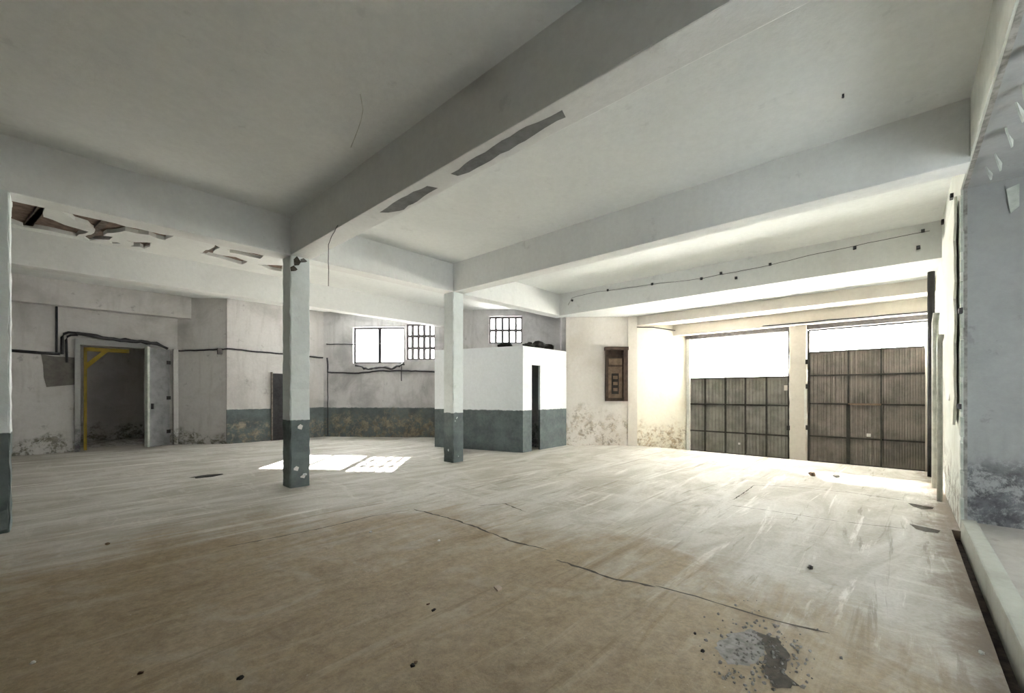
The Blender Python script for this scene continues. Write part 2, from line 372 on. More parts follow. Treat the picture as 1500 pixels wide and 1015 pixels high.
for hp in holes_px:
    pl = [on_z(u, v, HC) for u, v in hp]; jp = []
    for a, b in zip(pl, pl[1:] + pl[:1]):
        n = max(1, int((b - a).length / 0.12))
        for i in range(n): jp.append(a.lerp(b, i / n) + Vector((random.uniform(-0.025, 0.025), random.uniform(-0.04, 0.04), 0)))
    lo = [bmc.verts.new((p.x, p.y, HC - 0.1)) for p in jp]; hi = [bmc.verts.new((p.x, p.y, 4.40)) for p in jp]
    bmc.faces.new(lo[::-1]); bmc.faces.new(hi)
    for i in range(len(jp)): k = (i + 1) % len(jp); bmc.faces.new((lo[i], lo[k], hi[k], hi[i]))
bmesh.ops.recalc_face_normals(bmc, faces=bmc.faces)
mc = bpy.data.meshes.new('cut'); bmc.to_mesh(mc); bmc.free(); cut = bpy.data.objects.new('cut', mc); C.objects.link(cut)
md = bay.modifiers.new('b', 'BOOLEAN'); md.object = cut; md.operation = 'DIFFERENCE'; md.solver = 'EXACT'
dg = bpy.context.evaluated_depsgraph_get(); nm = bpy.data.meshes.new_from_object(bay.evaluated_get(dg))
bay.modifiers.clear(); bay.data = nm; bpy.data.objects.remove(cut)
# old joists showing in the holes
for (a, b) in (((135, 218), (245, 108)), ((160, 195), (215, 118)), ((440, 284), (545, 186)), ((740, 332), (790, 292)), ((1040, 352), (1110, 316))):
    p, q = [on_z(x / 3.5, 270 + y / 3.5, HC + 0.03) for x, y in (a, b)]
    e = (q - p).normalized(); p -= e * 0.25; q += e * 0.25; n = Vector((-e.y, e.x, 0)) * 0.045
    v = [p + n, p - n, q - n, q + n]; v = v + [x + Vector((0, 0, 0.045)) for x in v]
    mesh_obj('joist', v, BF, 'joist', ceil)

# ---- walls
LW = Seg((BACK, 15.4), (2.45, 15.4)); CW = Seg((2.45, 15.4), (3.45, 14.55)); MW = Seg((3.45, 14.5), (6.6, 14.5)); WW = Seg(WA, WB)
DX0, DX1, DZ = 0.48, 1.74, 2.72
wl = struct(LW.wall('wall_left', -0.1, 4.32, 0.25, 'wall_grey', [(DX0 - BACK, DX1 - BACK, -0.1, DZ)]))
struct(CW.wall('wall_left_chamfer', -0.1, 4.32, 0.25, 'wall_grey'))
struct(MW.wall('wall_left_far', -0.1, 4.32, 0.25, 'wall_dado'))
# windows on the oblique wall
def wrange(u0, u1, v0, v1):
    a, b = WW.at(u0, (v0 + v1) / 2)[0], WW.at(u1, (v0 + v1) / 2)[0]
    return a, b, WW.at((u0 + u1) / 2, v1)[1], WW.at((u0 + u1) / 2, v0)[1]
w1 = wrange(517, 592, 479, 532); w2 = wrange(594.5, 637, 474, 527); w3 = wrange(716, 765, 463, 503)
struct(WW.wall('wall_window', -0.1, 4.32, 0.3, 'wall_window', [w1, w2, w3]))
def grid_window(name, wr, cols, rows, bar, depth, mat, glass=True):
    r = struct(bpy.data.objects.new(name, None)); C.objects.link(r); r.location = WW.p(wr[0], -0.1, wr[2])
    inv = Matrix.Translation(-r.location)
    t0, t1, z0, z1 = wr
    def b(nm, *a):
        o = WW.box(nm, *a, r); o.data.transform(inv); return o
    fr = 0.055
    for (a, c, e, f) in ((t0, t1, z0, z0 + fr), (t0, t1, z1 - fr, z1), (t0, t0 + fr, z0 + fr, z1 - fr), (t1 - fr, t1, z0 + fr, z1 - fr)):
        b('window_frame', a, c, -0.1 - depth, -0.1, e, f, mat)
    for i in range(1, cols):
        x = t0 + (t1 - t0) * i / cols; b('window_bar', x - bar / 2, x + bar / 2, -0.095 - depth, -0.105, z0 + fr, z1 - fr, mat)
    for j in range(1, rows):
        z = z0 + (z1 - z0) * j / rows; b('window_bar', t0 + fr, t1 - fr, -0.09 - depth, -0.11, z - bar / 2, z + bar / 2, mat)
    if glass:
        for i in range(cols):
            for j in range(rows):
                x0, x1 = t0 + (t1 - t0) * i / cols, t0 + (t1 - t0) * (i + 1) / cols
                y0, y1 = z0 + (z1 - z0) * j / rows, z0 + (z1 - z0) * (j + 1) / rows
                if (i * 7 + j * 5) % 11 == 3 and cols > 2: continue           # a broken-out pane
                b('pane', x0 + bar * 0.4, x1 - bar * 0.4, -0.104 - depth / 2, -0.1 - depth / 2, y0 + bar * 0.4, y1 - bar * 0.4, 'glass_clear')
    return r
grid_window('window_1', w1, 2, 1, 0.11, 0.06, 'frame_dark')
grid_window('window_2', w2, 5, 3, 0.085, 0.10, 'lattice')
grid_window('window_3', w3, 5, 2, 0.08, 0.10, 'lattice')
struct(Seg((9.92, 7.2), (11.28, 8.23)).wall('wall_window_return', -0.1, 4.32, 0.2, 'wall_window'))
FW = Seg((9.92, 7.04), (XW, 5.51))
struct(FW.wall('wall_fuse', -0.1, 4.33, 0.25, 'fuse_wall'))
o = FW.box('trim_1', 1.74, 1.995, -0.02, 0.03, 0.0, 3.65, 'lintel'); struct(o)
RV = Seg((XW, 5.51), (12.2, 4.45))
struct(RV.wall('wall_door_splay', -0.3, 3.6, 0.25, 'reveal'))
struct(prism('wall_door_soffit', [(9.6, YW - 0.05), (XW, YW - 0.05), (XW, 5.6), (9.98, 7.06), (9.6, 7.06)], HB, 4.25, 'beam'))
struct(box('wall_door_lintel', XW, 11.9, YW - 0.05, 5.7, 3.40, 4.33, 'lintel'))
struct(box('trim_2', 11.9, 12.5, YW - 0.05, 5.0, 3.10, 4.33, 'lintel', bevel=0.03))
struct(box('trim_3', 12.12, 12.32, YW, 4.5, 3.0, 3.10, 'lattice'))
# right wall with the wide opening into the side room
RW = [('wall_right', 6.68, 12.6, -0.2, 4.33)]
struct(box('wall_right', 6.68, 12.6, YW - 0.05, YW, -0.2, 4.33, 'wall_right'))
struct(box('wall_right_header', BACK, 6.68, YW - 0.05, YW, 3.70, 4.33, 'wall_right'))
struct(box('wall_right_near', -1.2, 2.0, YW - 0.05, YW, -0.2, 3.70, 'wall_right'))
struct(box('wall_right_rear', BACK, -1.2, YW - 0.05, YW, -0.2, 3.70, 'wall_right'))
struct(box('wall_back', BACK - 0.25, BACK, -4.7, 16.4, -0.3, 4.4, 'wall_grey'))
struct(box('trim_4', BACK, 6.68, YW - 0.12, YW, -0.3, 0.135, 'curb', bevel=0.015))         # kerb of the side room
# side room
struct(box('wall_side_end', 6.75, 6.95, -4.6, YW - 0.05, 0.0, 4.3, 'wall_side'))
struct(box('ceiling_side', -0.2, 6.75, -4.6, YW - 0.05, 3.72, 4.0, 'wall_side'))
SW = Seg((6.75, -3.6), (-0.2, -3.6))
struct(box('wall_side_inner', -0.4, -0.2, -3.8, YW - 0.05, -0.2, 3.8, 'wall_side'))
struct(SW.wall('wall_side_outer', -0.2, 3.8, 0.2, 'wall_side', [(0.06, 1.02, 1.40, 2.12), (1.9, 6.3, 0.3, 3.3)]))  # unseen wall; its openings were added to bring daylight in
wo = struct(bpy.data.objects.new('window_4_added', None)); C.objects.link(wo); wo.location = (2.65, -3.7, 0.3)  # made-up window: diffusing panes added to fill the hall with daylight
box('pane', 3.08, 4.04, -0.004, 0.004, 1.10, 1.82, 'glass_clear', wo)
for k in range(4):
    box('pane', -2.2 + k * 1.1 + 0.02, -2.2 + (k + 1) * 1.1 - 0.02, -0.005, 0.005, 0.02, 2.98, 'opal', wo)
for k in range(5): box('window_bar', -2.2 + k * 1.1 - 0.02, -2.2 + k * 1.1 + 0.02, -0.04, 0.04, 0, 3.0, 'frame_dark', wo)
# dark room behind the doorway
for nm, a in (('wall_store', (-0.3, 2.6, 18.6, 18.8, -0.1, 3.4)), ('wall_store', (-0.5, -0.3, 15.65, 18.8, -0.1, 3.4)), ('wall_store', (2.6, 2.8, 15.65, 18.8, -0.1, 3.4)), ('ceiling_store', (-0.5, 2.8, 15.65, 18.8, 3.4, 3.5)), ('floor_store', (-0.5, 2.8, 16.15, 18.8, -0.2, 0.0))):
    struct(box(nm, *a, 'wall_grey'))

# ================================================================ BEAMS AND COLUMNS
tag(box('concrete_beam', BACK, 9.9, YR0, YR1, HB, HC + 0.02, 'beam', bevel=0.012, cuts=40, jit=0.002), 'long grey painted concrete beam carried by the row of three columns', 'beam')
tag(box('concrete_beam', BACK, 9.25, 10.9, 11.2, HB, HC + 0.02, 'beam', bevel=0.012, cuts=40, jit=0.002), 'pale concrete beam parallel to the column row, beneath the broken ceiling plaster', 'beam')
pb = tag(box('concrete_beam', 2.52, 2.83, YW, YR0 - 0.002, HB, HC + 0.02, 'beam', bevel=0.012, cuts=24, jit=0.002), 'concrete beam with soot-stained underside running from the dark-footed column', 'beam')
tag(box('concrete_beam', 5.79, 6.08, YW, YR0 - 0.002, HB, HC + 0.02, 'beam', bevel=0.012, cuts=24, jit=0.002), 'clean pale concrete beam between the green-footed column and the right wall', 'beam')
tag(box('concrete_beam', BACK, 2.72, 15.1, 15.4, 3.63, HC + 0.02, 'wall_grey', bevel=0.01), 'grey plastered beam along the wall above the dark doorway', 'beam')
def column(x0, x1, y0, y1, label):
    n = 36; bm = bmesh.new()
    bx = [bm.verts.new(v) for v in bbox_v(x0, x1, y0, y1, -0.05, HB + 0.01)]
    for f in BF: bm.faces.new([bx[i] for i in f])
    bmesh.ops.bevel(bm, geom=[e for e in bm.edges if abs(e.verts[0].co.z - e.verts[1].co.z) > 1], offset=0.012, segments=2, affect='EDGES')
    bmesh.ops.subdivide_edges(bm, edges=[e for e in bm.edges if e.calc_length() > 2], cuts=n)
    rnd = random.Random(int(x0 * 100))
    for v in bm.verts:
        k = 0.004 if v.co.z > 1.1 else 0.007
        v.co.x += rnd.uniform(-k, k); v.co.y += rnd.uniform(-k, k)
    me = bpy.data.meshes.new('column'); bm.to_mesh(me); bm.free()
    o = bpy.data.objects.new('column', me); C.objects.link(o); me.materials.append(M['column'])
    return tag(o, label, 'column')
column(-0.61, -0.31, YR0, YR1, 'square column standing apart at the end of the row opposite the booth')
column(2.52, 2.82, YR0, YR1, 'square column with chipped charcoal foot where three concrete beams meet')
column(5.79, 6.08, YR0, YR1, 'square column with grey-green foot standing in front of the white booth')
c1 = bpy.data.objects['column.001']
for (x, y, zz0, ln) in ((2.60, YR0 - 0.006, 3.50, 0.16), (2.70, YR0 - 0.006, 3.57, 0.08), (2.55, YR0 - 0.006, 3.40, 0.1)):
    flake('chipped_patch', [(x - 0.02, y, zz0), (x + 0.05, y, zz0 + 0.02), (x + 0.08, y, zz0 + ln * 0.5), (x + 0.02, y, zz0 + ln), (x - 0.03, y, zz0 + ln * 0.6)], -0.003, 'crack' if ln > 0.09 else 'lattice', c1)
for (x, y0, zz0, ln) in ((2.66, YR0 - 0.010, 0.93, 0.07), (2.60, YR0 - 0.010, 0.28, 0.06), (2.70, YR0 - 0.010, 0.15, 0.035)):
    flake('chipped_patch', [(x - 0.03, y0, zz0), (x + 0.03, y0, zz0 - 0.02), (x + 0.05, y0, zz0 + ln * 0.6), (x + 0.01, y0, zz0 + ln), (x - 0.03, y0, zz0 + ln * 0.5)], -0.003, 'debris_white', c1)
# soot stains under the beam, wire and hooks
def stain(pts, z):
    P = []
    pl = [on_z(u, v, z) for u, v in pts]
    for a, b in zip(pl, pl[1:] + pl[:1]):
        n = max(1, int((b - a).length / 0.1))
        for i in range(n): P.append(a.lerp(b, i / n) + Vector((random.uniform(-0.012, 0.012), random.uniform(-0.02, 0.02), 0)))
    return mesh_obj('soot_stain', P, [tuple(range(len(P)))], 'stain', pb)
stain([(662, 254), (700, 228), (760, 192), (822, 161), (830, 170), (770, 205), (700, 246), (672, 258)], HB - 0.0015)
stain([(556, 312), (580, 294), (606, 281), (628, 272), (640, 276), (612, 294), (585, 310)], HB - 0.0015)
tag(tube('wire', wiggle([on_z(495, 330, HB - 0.012), on_z(488, 343, HB - 0.012), on_z(481, 358, HB - 0.02), on_z(481, 358, HB - 0.02) + Vector((0, 0, -0.6))], 0.1, 0.004), 0.005, 'pipe'), 'thin dark wire hanging from the beam beside the dark-footed column', 'wire')
tag(tube('wire', wiggle([on_z(528, 138, HC - 0.008), on_z(533, 160, HC - 0.008), on_z(525, 190, HC - 0.008), on_z(514, 216, HC - 0.008)], 0.15, 0.006), 0.004, 'pale_pipe'), 'thin pale wire curling across the ceiling', 'wire')
for u, v in ((855, 147), (912, 113), (1235, 138)):
    p = on_z(u, v, HC if u > 1000 else HC)
    tube('ceiling_hook', [p + Vector((0, 0, 0.01)), p + Vector((0, 0, -0.015)), p + Vector((0.012, 0, -0.025)), p + Vector((0.02, 0.006, -0.015))], 0.008, 'pipe', ceil, 6)
# cable with clips along the face of the garage-side soffit
cb = [on_x(u, v, 9.585) for u, v in ((832, 447), (838, 436), (870, 428), (905, 424), (950, 417), (1020, 409), (1090, 396), (1128, 388), (1200, 371), (1290, 352), (1362, 338))]
ct = thing('cable_run', 'thin cable with clips strung along the beam above the garage doors', 'cable', loc=tuple(cb[0]))
o = tube('cable', wiggle(cb, 0.15, 0.006), 0.0045, 'pipe', ct); o.data.transform(Matrix.Translation(-cb[0]))
for u, v in ((890, 425), (955, 416), (1027, 408), (1056, 400), (1128, 387), (1252, 363), (1352, 338), (838, 440), (1078, 407), (1345, 362)):
    p = on_x(u, v, 9.575) - cb[0]; box('clip', p.x - 0.01, p.x + 0.02, p.y - 0.022, p.y + 0.022, p.z - 0.025, p.z + 0.025, 'pipe', ct)
ck = [on_x(u, v, XW - 0.008) for u, v in ((1098, 437), (1180, 424), (1270, 411), (1364, 398))]
tag(tube('wire', wiggle(ck, 0.2, 0.008), 0.008, 'pipe'), 'dark wire running along the lintel over the garage doors', 'wire')

# ================================================================ BOOTH
bt = thing('booth', 'low white cubicle with grey dado standing against the garage-side wall', 'booth', loc=(7.96, 6.96, 0))
B0, B1, B2, B3 = Vector((7.96, 6.96)), Vector((7.16, 9.5)), Vector((9.0, 9.9)), Vector((9.92, 7.03))
BZ = 2.67
off = Matrix.Translation((-7.96, -6.96, 0))
def bpart(o): o.parent = bt; o.data.transform(off); return o
fr = Seg(B1, B0); bpart(fr.wall('front_panel', -0.05, BZ, 0.12, 'booth'))
sd_ = Seg(B0, B3); bpart(sd_.wall('side_panel', -0.05, BZ, 0.06, 'booth', [(0.36, 0.72, -0.05, 2.21)]))
bpart(prism('roof_slab', [B0 + Vector((0.1, 0.13)), B1 + Vector((0.12, 0)), B2 + Vector((-.1, 0)), B3 + Vector((-0.05, 0.13))], BZ - 0.14, BZ - 0.02, 'wall_side'))
bpart(prism('back_panel', [B1 + Vector((0.1, -0.02)), B2, B2 + Vector((0, -0.1)), B1 + Vector((0.1, -0.12))], 0, BZ - 0.14, 'wall_side'))
bpart(prism('inner_panel', [Vector((9.0, 7.2)), Vector((9.1, 7.2)), Vector((9.1, 9.4)), Vector((9.0, 9.4))], 0, BZ - 0.14, 'wall_side'))
bpart(prism('inner_panel', [Vector((8.0, 7.9)), Vector((9.0, 7.9)), Vector((9.0, 8.0)), Vector((8.0, 8.0))], 0, BZ - 0.14, 'wall_side'))
# junk on the booth roof
for k, (x, y, s, lab) in enumerate(((8.72, 7.42, (0.17, 0.15, 0.10), 'dark lumpy rubbish sack on the booth roof above the narrow doorway'), (9.17, 7.42, (0.21, 0.17, 0.14), 'large dark rubbish sack on the booth roof between two smaller sacks'), (9.6, 7.42, (0.16, 0.15, 0.13), 'dark rubbish sack on the booth roof nearest the fuse cabinet'), (8.12, 7.75, (0.15, 0.24, 0.08), 'low heap of dark rags on the booth roof below the barred window'))):
    tag(blob('rubbish_sack' if k < 3 else 'rag_heap', (x, y, BZ - 0.015), s, 'debris_dark', 40 + k), lab, 'sack' if k < 3 else 'rags')

# ================================================================ FUSE CABINET
fz0, fz1, ft0, ft1 = 1.26, 2.78, 1.10, 1.70
fc = thing('fuse_cabinet', 'tall dark brown wooden fuse cabinet hung on the stained wall', 'cabinet', loc=tuple(FW.p((ft0 + ft1) / 2, 0, fz0)))
foff = Matrix.Translation(-Vector(fc.location))
def fpart(*a):
    o = FW.box(*a, fc); o.data.transform(foff); return o
fpart('back_board', ft0, ft1, 0.001, 0.03, fz0, fz1, 'wood')
fpart('side_rail', ft0, ft0 + 0.07, 0.03, 0.14, fz0, fz1, 'wood'); fpart('side_rail', ft1 - 0.12, ft1, 0.03, 0.20, fz0, fz1, 'wood')
fpart('top_rail', ft0 - 0.03, ft1 + 0.02, 0.03, 0.20, fz1 - 0.09, fz1, 'wood'); fpart('bottom_rail', ft0, ft1, 0.03, 0.15, fz0, fz0 + 0.08, 'wood')
fpart('panel', ft0 + 0.08, ft1 - 0.13, 0.031, 0.07, fz0 + 0.09, fz1 - 0.55, 'wood_light')
fpart('panel', ft0 + 0.10, ft1 - 0.14, 0.031, 0.075, fz1 - 0.50, fz1 - 0.32, 'wood_light')
fpart('inset', ft0 + 0.17, ft1 - 0.23, 0.07, 0.085, fz0 + 0.2, fz0 + 0.78, 'debris_dark')
for k in range(3):
    z = fz0 + 0.28 + k * 0.17; fpart('fuse_holder', ft0 + 0.21, ft1 - 0.27, 0.085, 0.12, z, z + 0.09, 'wood_light')
fpart('middle_rail', ft0 + 0.07, ft1 - 0.12, 0.03, 0.10, fz1 - 0.30, fz1 - 0.26, 'wood')

# ================================================================ GARAGE DOORS
XD = 12.2
def corrugated(name, y0, y1, z0, z1, mat, parent, org):
    """vertical ribbed steel sheet in the plane x = XD"""
    L = y1 - y0; n = max(4, round(L / 0.085)); V, Fc, pr = [], [], []
    for i in range(n):
        for f, d in ((0.0, 0), (0.45, 0), (0.55, 0.018), (0.92, 0.018)): pr.append((y0 + L * (i + f) / n, d))
    pr.append((y1, 0))
    for y, d in pr: V += [(XD + d - org.x, y - org.y, z0 - org.z), (XD + d - org.x, y - org.y, z1 - org.z)]
    Fc = [(2 * i, 2 * i + 1, 2 * i + 3, 2 * i + 2) for i in range(len(pr) - 1)]
    o = mesh_obj(name, V, Fc, mat, parent)
    s = o.modifiers.new('s', 'SOLIDIFY'); s.thickness = 0.003
    return o
def garage_door(name, ys, zs, glaze_rows, mat, railw, extra=None):
    r = struct(bpy.data.objects.new(name, None)); C.objects.link(r); org = Vector((XD, (ys[0] + ys[-1]) / 2, -0.13)); r.location = org
    bx = lambda nm, y0, y1, z0, z1, m, d0=-0.035, d1=0.015: box(nm, d0, d1, y0 - org.y, y1 - org.y, z0 - org.z, z1 - org.z, m, r)
    for i, y in enumerate(ys):
        wd = 0.03 if 0 < i < len(ys) - 1 else 0.04
        ztop = zs[-1] if i in (0, len(ys) - 1) else zs[-1 - glaze_rows]
        bx('stile', y - wd / 2, y + wd / 2, zs[0], ztop, 'steel_rail')
    for j, z in enumerate(zs): bx('rail', ys[0], ys[-1], z - railw / 2, z + railw / 2, 'steel_rail', -0.03, 0.01)
    for i in range(len(ys) - 1):
        for j in range(len(zs) - 1):
            if j >= len(zs) - 1 - glaze_rows:
                bx('pane', ys[i] + 0.012, ys[i + 1] - 0.012, zs[j] + 0.02, zs[j + 1] - 0.02, 'glass', 0.0, 0.004)
                if i: bx('glazing_bar', ys[i] - 0.007, ys[i] + 0.007, zs[j], zs[j + 1], 'lattice', -0.01, 0.01)
            else: corrugated('sheet_panel', ys[i], ys[i + 1], zs[j], zs[j + 1], mat, r, org)
    return r, bx
d1, bx1 = garage_door('door_1', [2.03, 2.51, 2.99, 3.47, 3.99, 4.44], [-0.12, 0.44, 1.18, 1.89, 3.01], 1, 'steel', 0.035)
bx1('latch', 2.05, 2.12, 1.55, 1.68, 'lintel', -0.07, -0.03); bx1('keyhole_plate', 3.10, 3.15, 0.14, 0.19, 'debris_white', -0.045, -0.03)
d2, bx2 = garage_door('door_2', [-0.42, 0.33, 0.89, 1.63], [-0.12, 0.475, 1.24, 1.90, 2.45, 2.97], 1, 'steel_warm', 0.03)
bx2('keyhole_plate', 0.50, 0.57, 0.53, 0.60, 'debris_white', -0.05, -0.03)
bx2('wicket_stile', 0.86, 0.92, -0.1, 1.24, 'steel_rail', -0.05, -0.03); bx2('wicket_rail', 0.33, 0.89, 1.22, 1.26, 'wood_light', -0.05, -0.03)
post = thing('door_post', 'pale concrete post between the two garage doors', 'post', loc=(XD, 1.83, -0.13))
box('shaft', -0.12, 0.12, -0.175, 0.175, 0, 3.24, 'lintel', post, bevel=0.02, cuts=20, jit=0.008)
for z, y in ((1.72, -0.19), (0.75, -0.19), (0.72, 0.19), (2.3, -0.185)): box('hinge_pin', -0.16, -0.11, y - 0.03, y + 0.03, z, z + 0.11, 'steel_rail', post)
box('flat_strip', -0.14, -0.12, -0.175, -0.13, 0.8, 1.75, 'debris_white', post)
tag(tube('conduit', [(12.08, -0.395, -0.13), (12.08, -0.395, 2.6)], 0.045, 'lintel'), 'slim pale vertical pipe beside the rib-panelled garage door with the wicket', 'pipe')
tag(box('door_jamb_board', 12.12, 12.28, 4.38, 4.47, -0.13, 3.0, 'debris_white'), 'white timber strip at the hinge side of the larger-glazed garage door', 'board')
tag(tube('wire', wiggle([FW.p(1.98, 0.02, 3.35), RV.p(0.45, 0.03, 3.34), RV.p(1.4, 0.05, 3.2), Vector((11.88, 2.2, 3.14)), Vector((11.88, YW + 0.03, 3.12))], 0.3, 0.008), 0.014, 'pipe'), 'dark cable stretched under the lintel in front of the garage doors', 'wire')
# ================================================================ DARK DOORWAY
ex = thing('door_frame', 'yellow steel frame with diagonal brace inside the dark doorway', 'frame', loc=(DX0, 15.6, 0))
box('post', 0.07, 0.13, 0.0, 0.07, 0, 2.68, 'yellow', ex); box('head', 0.07, 0.95, 0.0, 0.07, 2.58, 2.68, 'yellow', ex)
mesh_obj('brace', [(x, y, z) for y in (0.0, 0.05) for x, z in ((0.13, 2.28), (0.13, 2.12), (0.52, 2.58), (0.40, 2.58))], [(0, 1, 2, 3), (4, 7, 6, 5), (0, 4, 5, 1), (1, 5, 6, 2), (2, 6, 7, 3), (3, 7, 4, 0)], 'yellow', ex)
dr = struct(bpy.data.objects.new('door_3', None)); C.objects.link(dr); dr.location = (2.25, 15.36, 0)
e = Vector((1.72 - 2.25, 14.95 - 15.36, 0)); Ld = e.length; dr.rotation_euler = (0, 0, math.atan2(e.y, e.x))
box('leaf', 0, Ld, -0.025, 0.025, 0.03, 2.72, 'door_leaf', dr, bevel=0.006); box('edge_strip', Ld - 0.05, Ld + 0.012, -0.04, 0.04, 0.03, 2.74, 'plaster_flake', dr)
for z in (0.35, 1.3, 2.3): box('hinge', -0.02, 0.10, -0.035, 0.035, z, z + 0.1, 'frame_dark', dr)
box('handle', Ld - 0.14, Ld - 0.10, 0.025, 0.07, 1.05, 1.2, 'frame_dark', dr)
struct(box('trim_5', DX0 - 0.10, DX0, 15.33, 15.42, 0, 2.80, 'wall_side')); struct(box('trim_6', DX0 - 0.1, DX1 + 0.1, 15.34, 15.42, 2.72, 2.86, 'wall_side'))
tag(box('downpipe', 2.33, 2.45, 15.25, 15.37, 0.0, 2.75, 'wall_grey', bevel=0.03), 'boxed pale pipe beside the open grey door leaf', 'pipe')
# bare render patch on the doorway wall
P = [on_y(u, v, 15.394) for u, v in ((60, 519), (80, 522), (116, 524), (116, 563), (90, 565), (68, 567), (64, 552), (63, 535))]
mesh_obj('render_patch', P, [tuple(range(len(P)))], simple('bare_render', (0.17, 0.16, 0.145), 0.95, 0, 0.35, 5), wl)
# dark tall niche door on the dado wall
nd = thing('narrow_door', 'narrow dark door in the wall half hidden by the dark-footed column', 'door', loc=(on_y(404, 640, 14.48).x, 14.48, 0))
box('leaf', -0.1, 0.32, -0.03, 0.01, 0, 2.1, 'frame_dark', nd); box('casing', -0.14, -0.1, -0.05, 0.015, 0, 2.14, 'joist', nd)
# conduits
def conduit(px, seg, r, label, name='conduit', off=0.03, wig=0.0):
    pts = []
    for u, v in px:
        p = on_seg(u, v, seg.A, seg.B, 0.0); pts.append(p + Vector((seg.n.x, seg.n.y, 0)) * off)
    if wig: pts = wiggle(pts, 0.12, wig)
    return tag(tube(name, pts, r, 'pipe'), label, 'pipe' if name == 'conduit' else 'cable')
conduit([(10, 513), (60, 517), (88, 518.5)], LW, 0.035, 'dark horizontal conduit on the wall beside the dark doorway')
conduit([(91, 519), (91, 494), (94, 489), (100, 487), (112, 488), (136, 491)], LW, 0.03, 'dark bent conduit looping up to the top of the dark doorway')
conduit([(98, 531), (97, 498), (99, 493), (104, 491), (114, 491)], LW, 0.025, 'shorter bent conduit ending over the bare render patch')
conduit([(83, 449), (83, 517)], LW, 0.022, 'dark vertical conduit dropping from the plastered wall beam')
conduit([(112, 488), (150, 494), (200, 500), (228, 503), (243, 511)], LW, [0.035, 0.05, 0.04, 0.055] * 8, 'ragged bundle of cables sagging over the dark doorway', 'cable_bundle', 0.05, 0.02) if False else None
pts = wiggle([on_y(u, v, 15.30) for u, v in ((112, 488), (150, 495), (200, 500), (228, 503), (246, 511))], 0.1, 0.02)
tag(tube('cable_bundle', pts, [random.uniform(0.03, 0.06) for _ in pts], 'pipe'), 'ragged bundle of cables sagging over the dark doorway', 'cable')
pts = wiggle([on_seg(u, v, CW.A, CW.B, 0.04) for u, v in ((248, 511), (264, 514), (300, 513), (333, 511))] + [on_seg(u, v, MW.A, MW.B, 0.04) for u, v in ((340, 511), (375, 515), (409, 518), (450, 522), (473, 524))], 0.12, 0.008)
tag(tube('cable', pts, 0.022, 'pipe'), 'dark cable running along the wall past the open grey door leaf', 'cable')
tag(box('junction_box', *[(p := on_seg(322, 514, CW.A, CW.B, 0.05)).x - 0.06, p.x + 0.06, p.y - 0.05, p.y + 0.05, p.z - 0.1, p.z + 0.08], 'lattice', bevel=0.01), 'small grey junction box on the cable near the wall corner', 'junction box')
pts = wiggle([on_seg(u, v, WW.A, WW.B, 0.04) for u, v in ((479, 524), (480, 545), (520, 547), (556, 543), (592, 543), (640, 545))], 0.12, 0.01)
tag(tube('cable', pts, 0.026, 'pipe'), 'dark cable running along the wall below the barred windows', 'cable')
pts = wiggle([on_seg(u, v, WW.A, WW.B, 0.03) for u, v in ((478, 504), (520, 504), (548, 503), (585, 504), (592, 500))], 0.12, 0.012)
tag(tube('cable', pts, 0.015, 'pipe'), 'sagging cable stretched across the two-pane window', 'cable')
for (u, v0, v1, lab) in ((480, 545, 640, 'thin vertical cable down the corner left of the two-pane window wall'), (588, 530, 560, 'short vertical cable end below the lattice window')):
    tag(tube('cable', wiggle([on_seg(u, v0, WW.A, WW.B, 0.03), on_seg(u, v1 - 2, WW.A, WW.B, 0.03)], 0.2, 0.006), 0.015, 'pipe'), lab, 'cable')
pts = wiggle([on_seg(u, v, WW.A, WW.B, 0.06) for u, v in ((520, 535), (540, 541), (556, 537), (575, 540), (592, 533))], 0.08, 0.03)
tag(tube('cable_bundle', pts, [random.uniform(0.02, 0.05) for _ in pts], 'pipe'), 'tangled dark cables hanging under the two-pane window sill', 'cable')

# ================================================================ RIGHT WALL DETAILS
tag(tube('conduit', [(9.4, YW + 0.085, 0.0), (9.4, YW + 0.085, 2.6), (9.4, YW + 0.07, 2.75)], 0.04, 'pale_pipe'), 'pale green vertical pipe on the right wall by the garage doors', 'pipe')
tag(tube('conduit', [(8.3, YW + 0.085, 0.0), (8.3, YW + 0.085, 2.2), (8.3, YW + 0.065, 2.3)], 0.03, 'pale_pipe'), 'slimmer pale vertical pipe on the right wall near the broken edge', 'pipe')
tag(tube('conduit', [(10.6, YW + 0.085, 0.0), (10.6, YW + 0.085, 4.2)], 0.05, 'frame_dark'), 'dark vertical strip standing in for the gap in the corner of the right wall and garage doors', 'pipe')  # dark tube added in place of the dark gap at this corner
gs = thing('shutter_leaf', 'green painted steel leaf hanging in the wide opening of the right wall', 'shutter', loc=(3.45, -0.66, 1.86))
box('sheet', -0.75, 0.0, -0.012, 0.012, 0, 1.84, 'green', gs); box('edge_angle', -0.04, 0.012, -0.03, 0.03, -0.02, 1.84, 'green', gs); box('bottom_angle', -0.75, 0.0, -0.03, 0.03, -0.02, 0.03, 'green', gs)
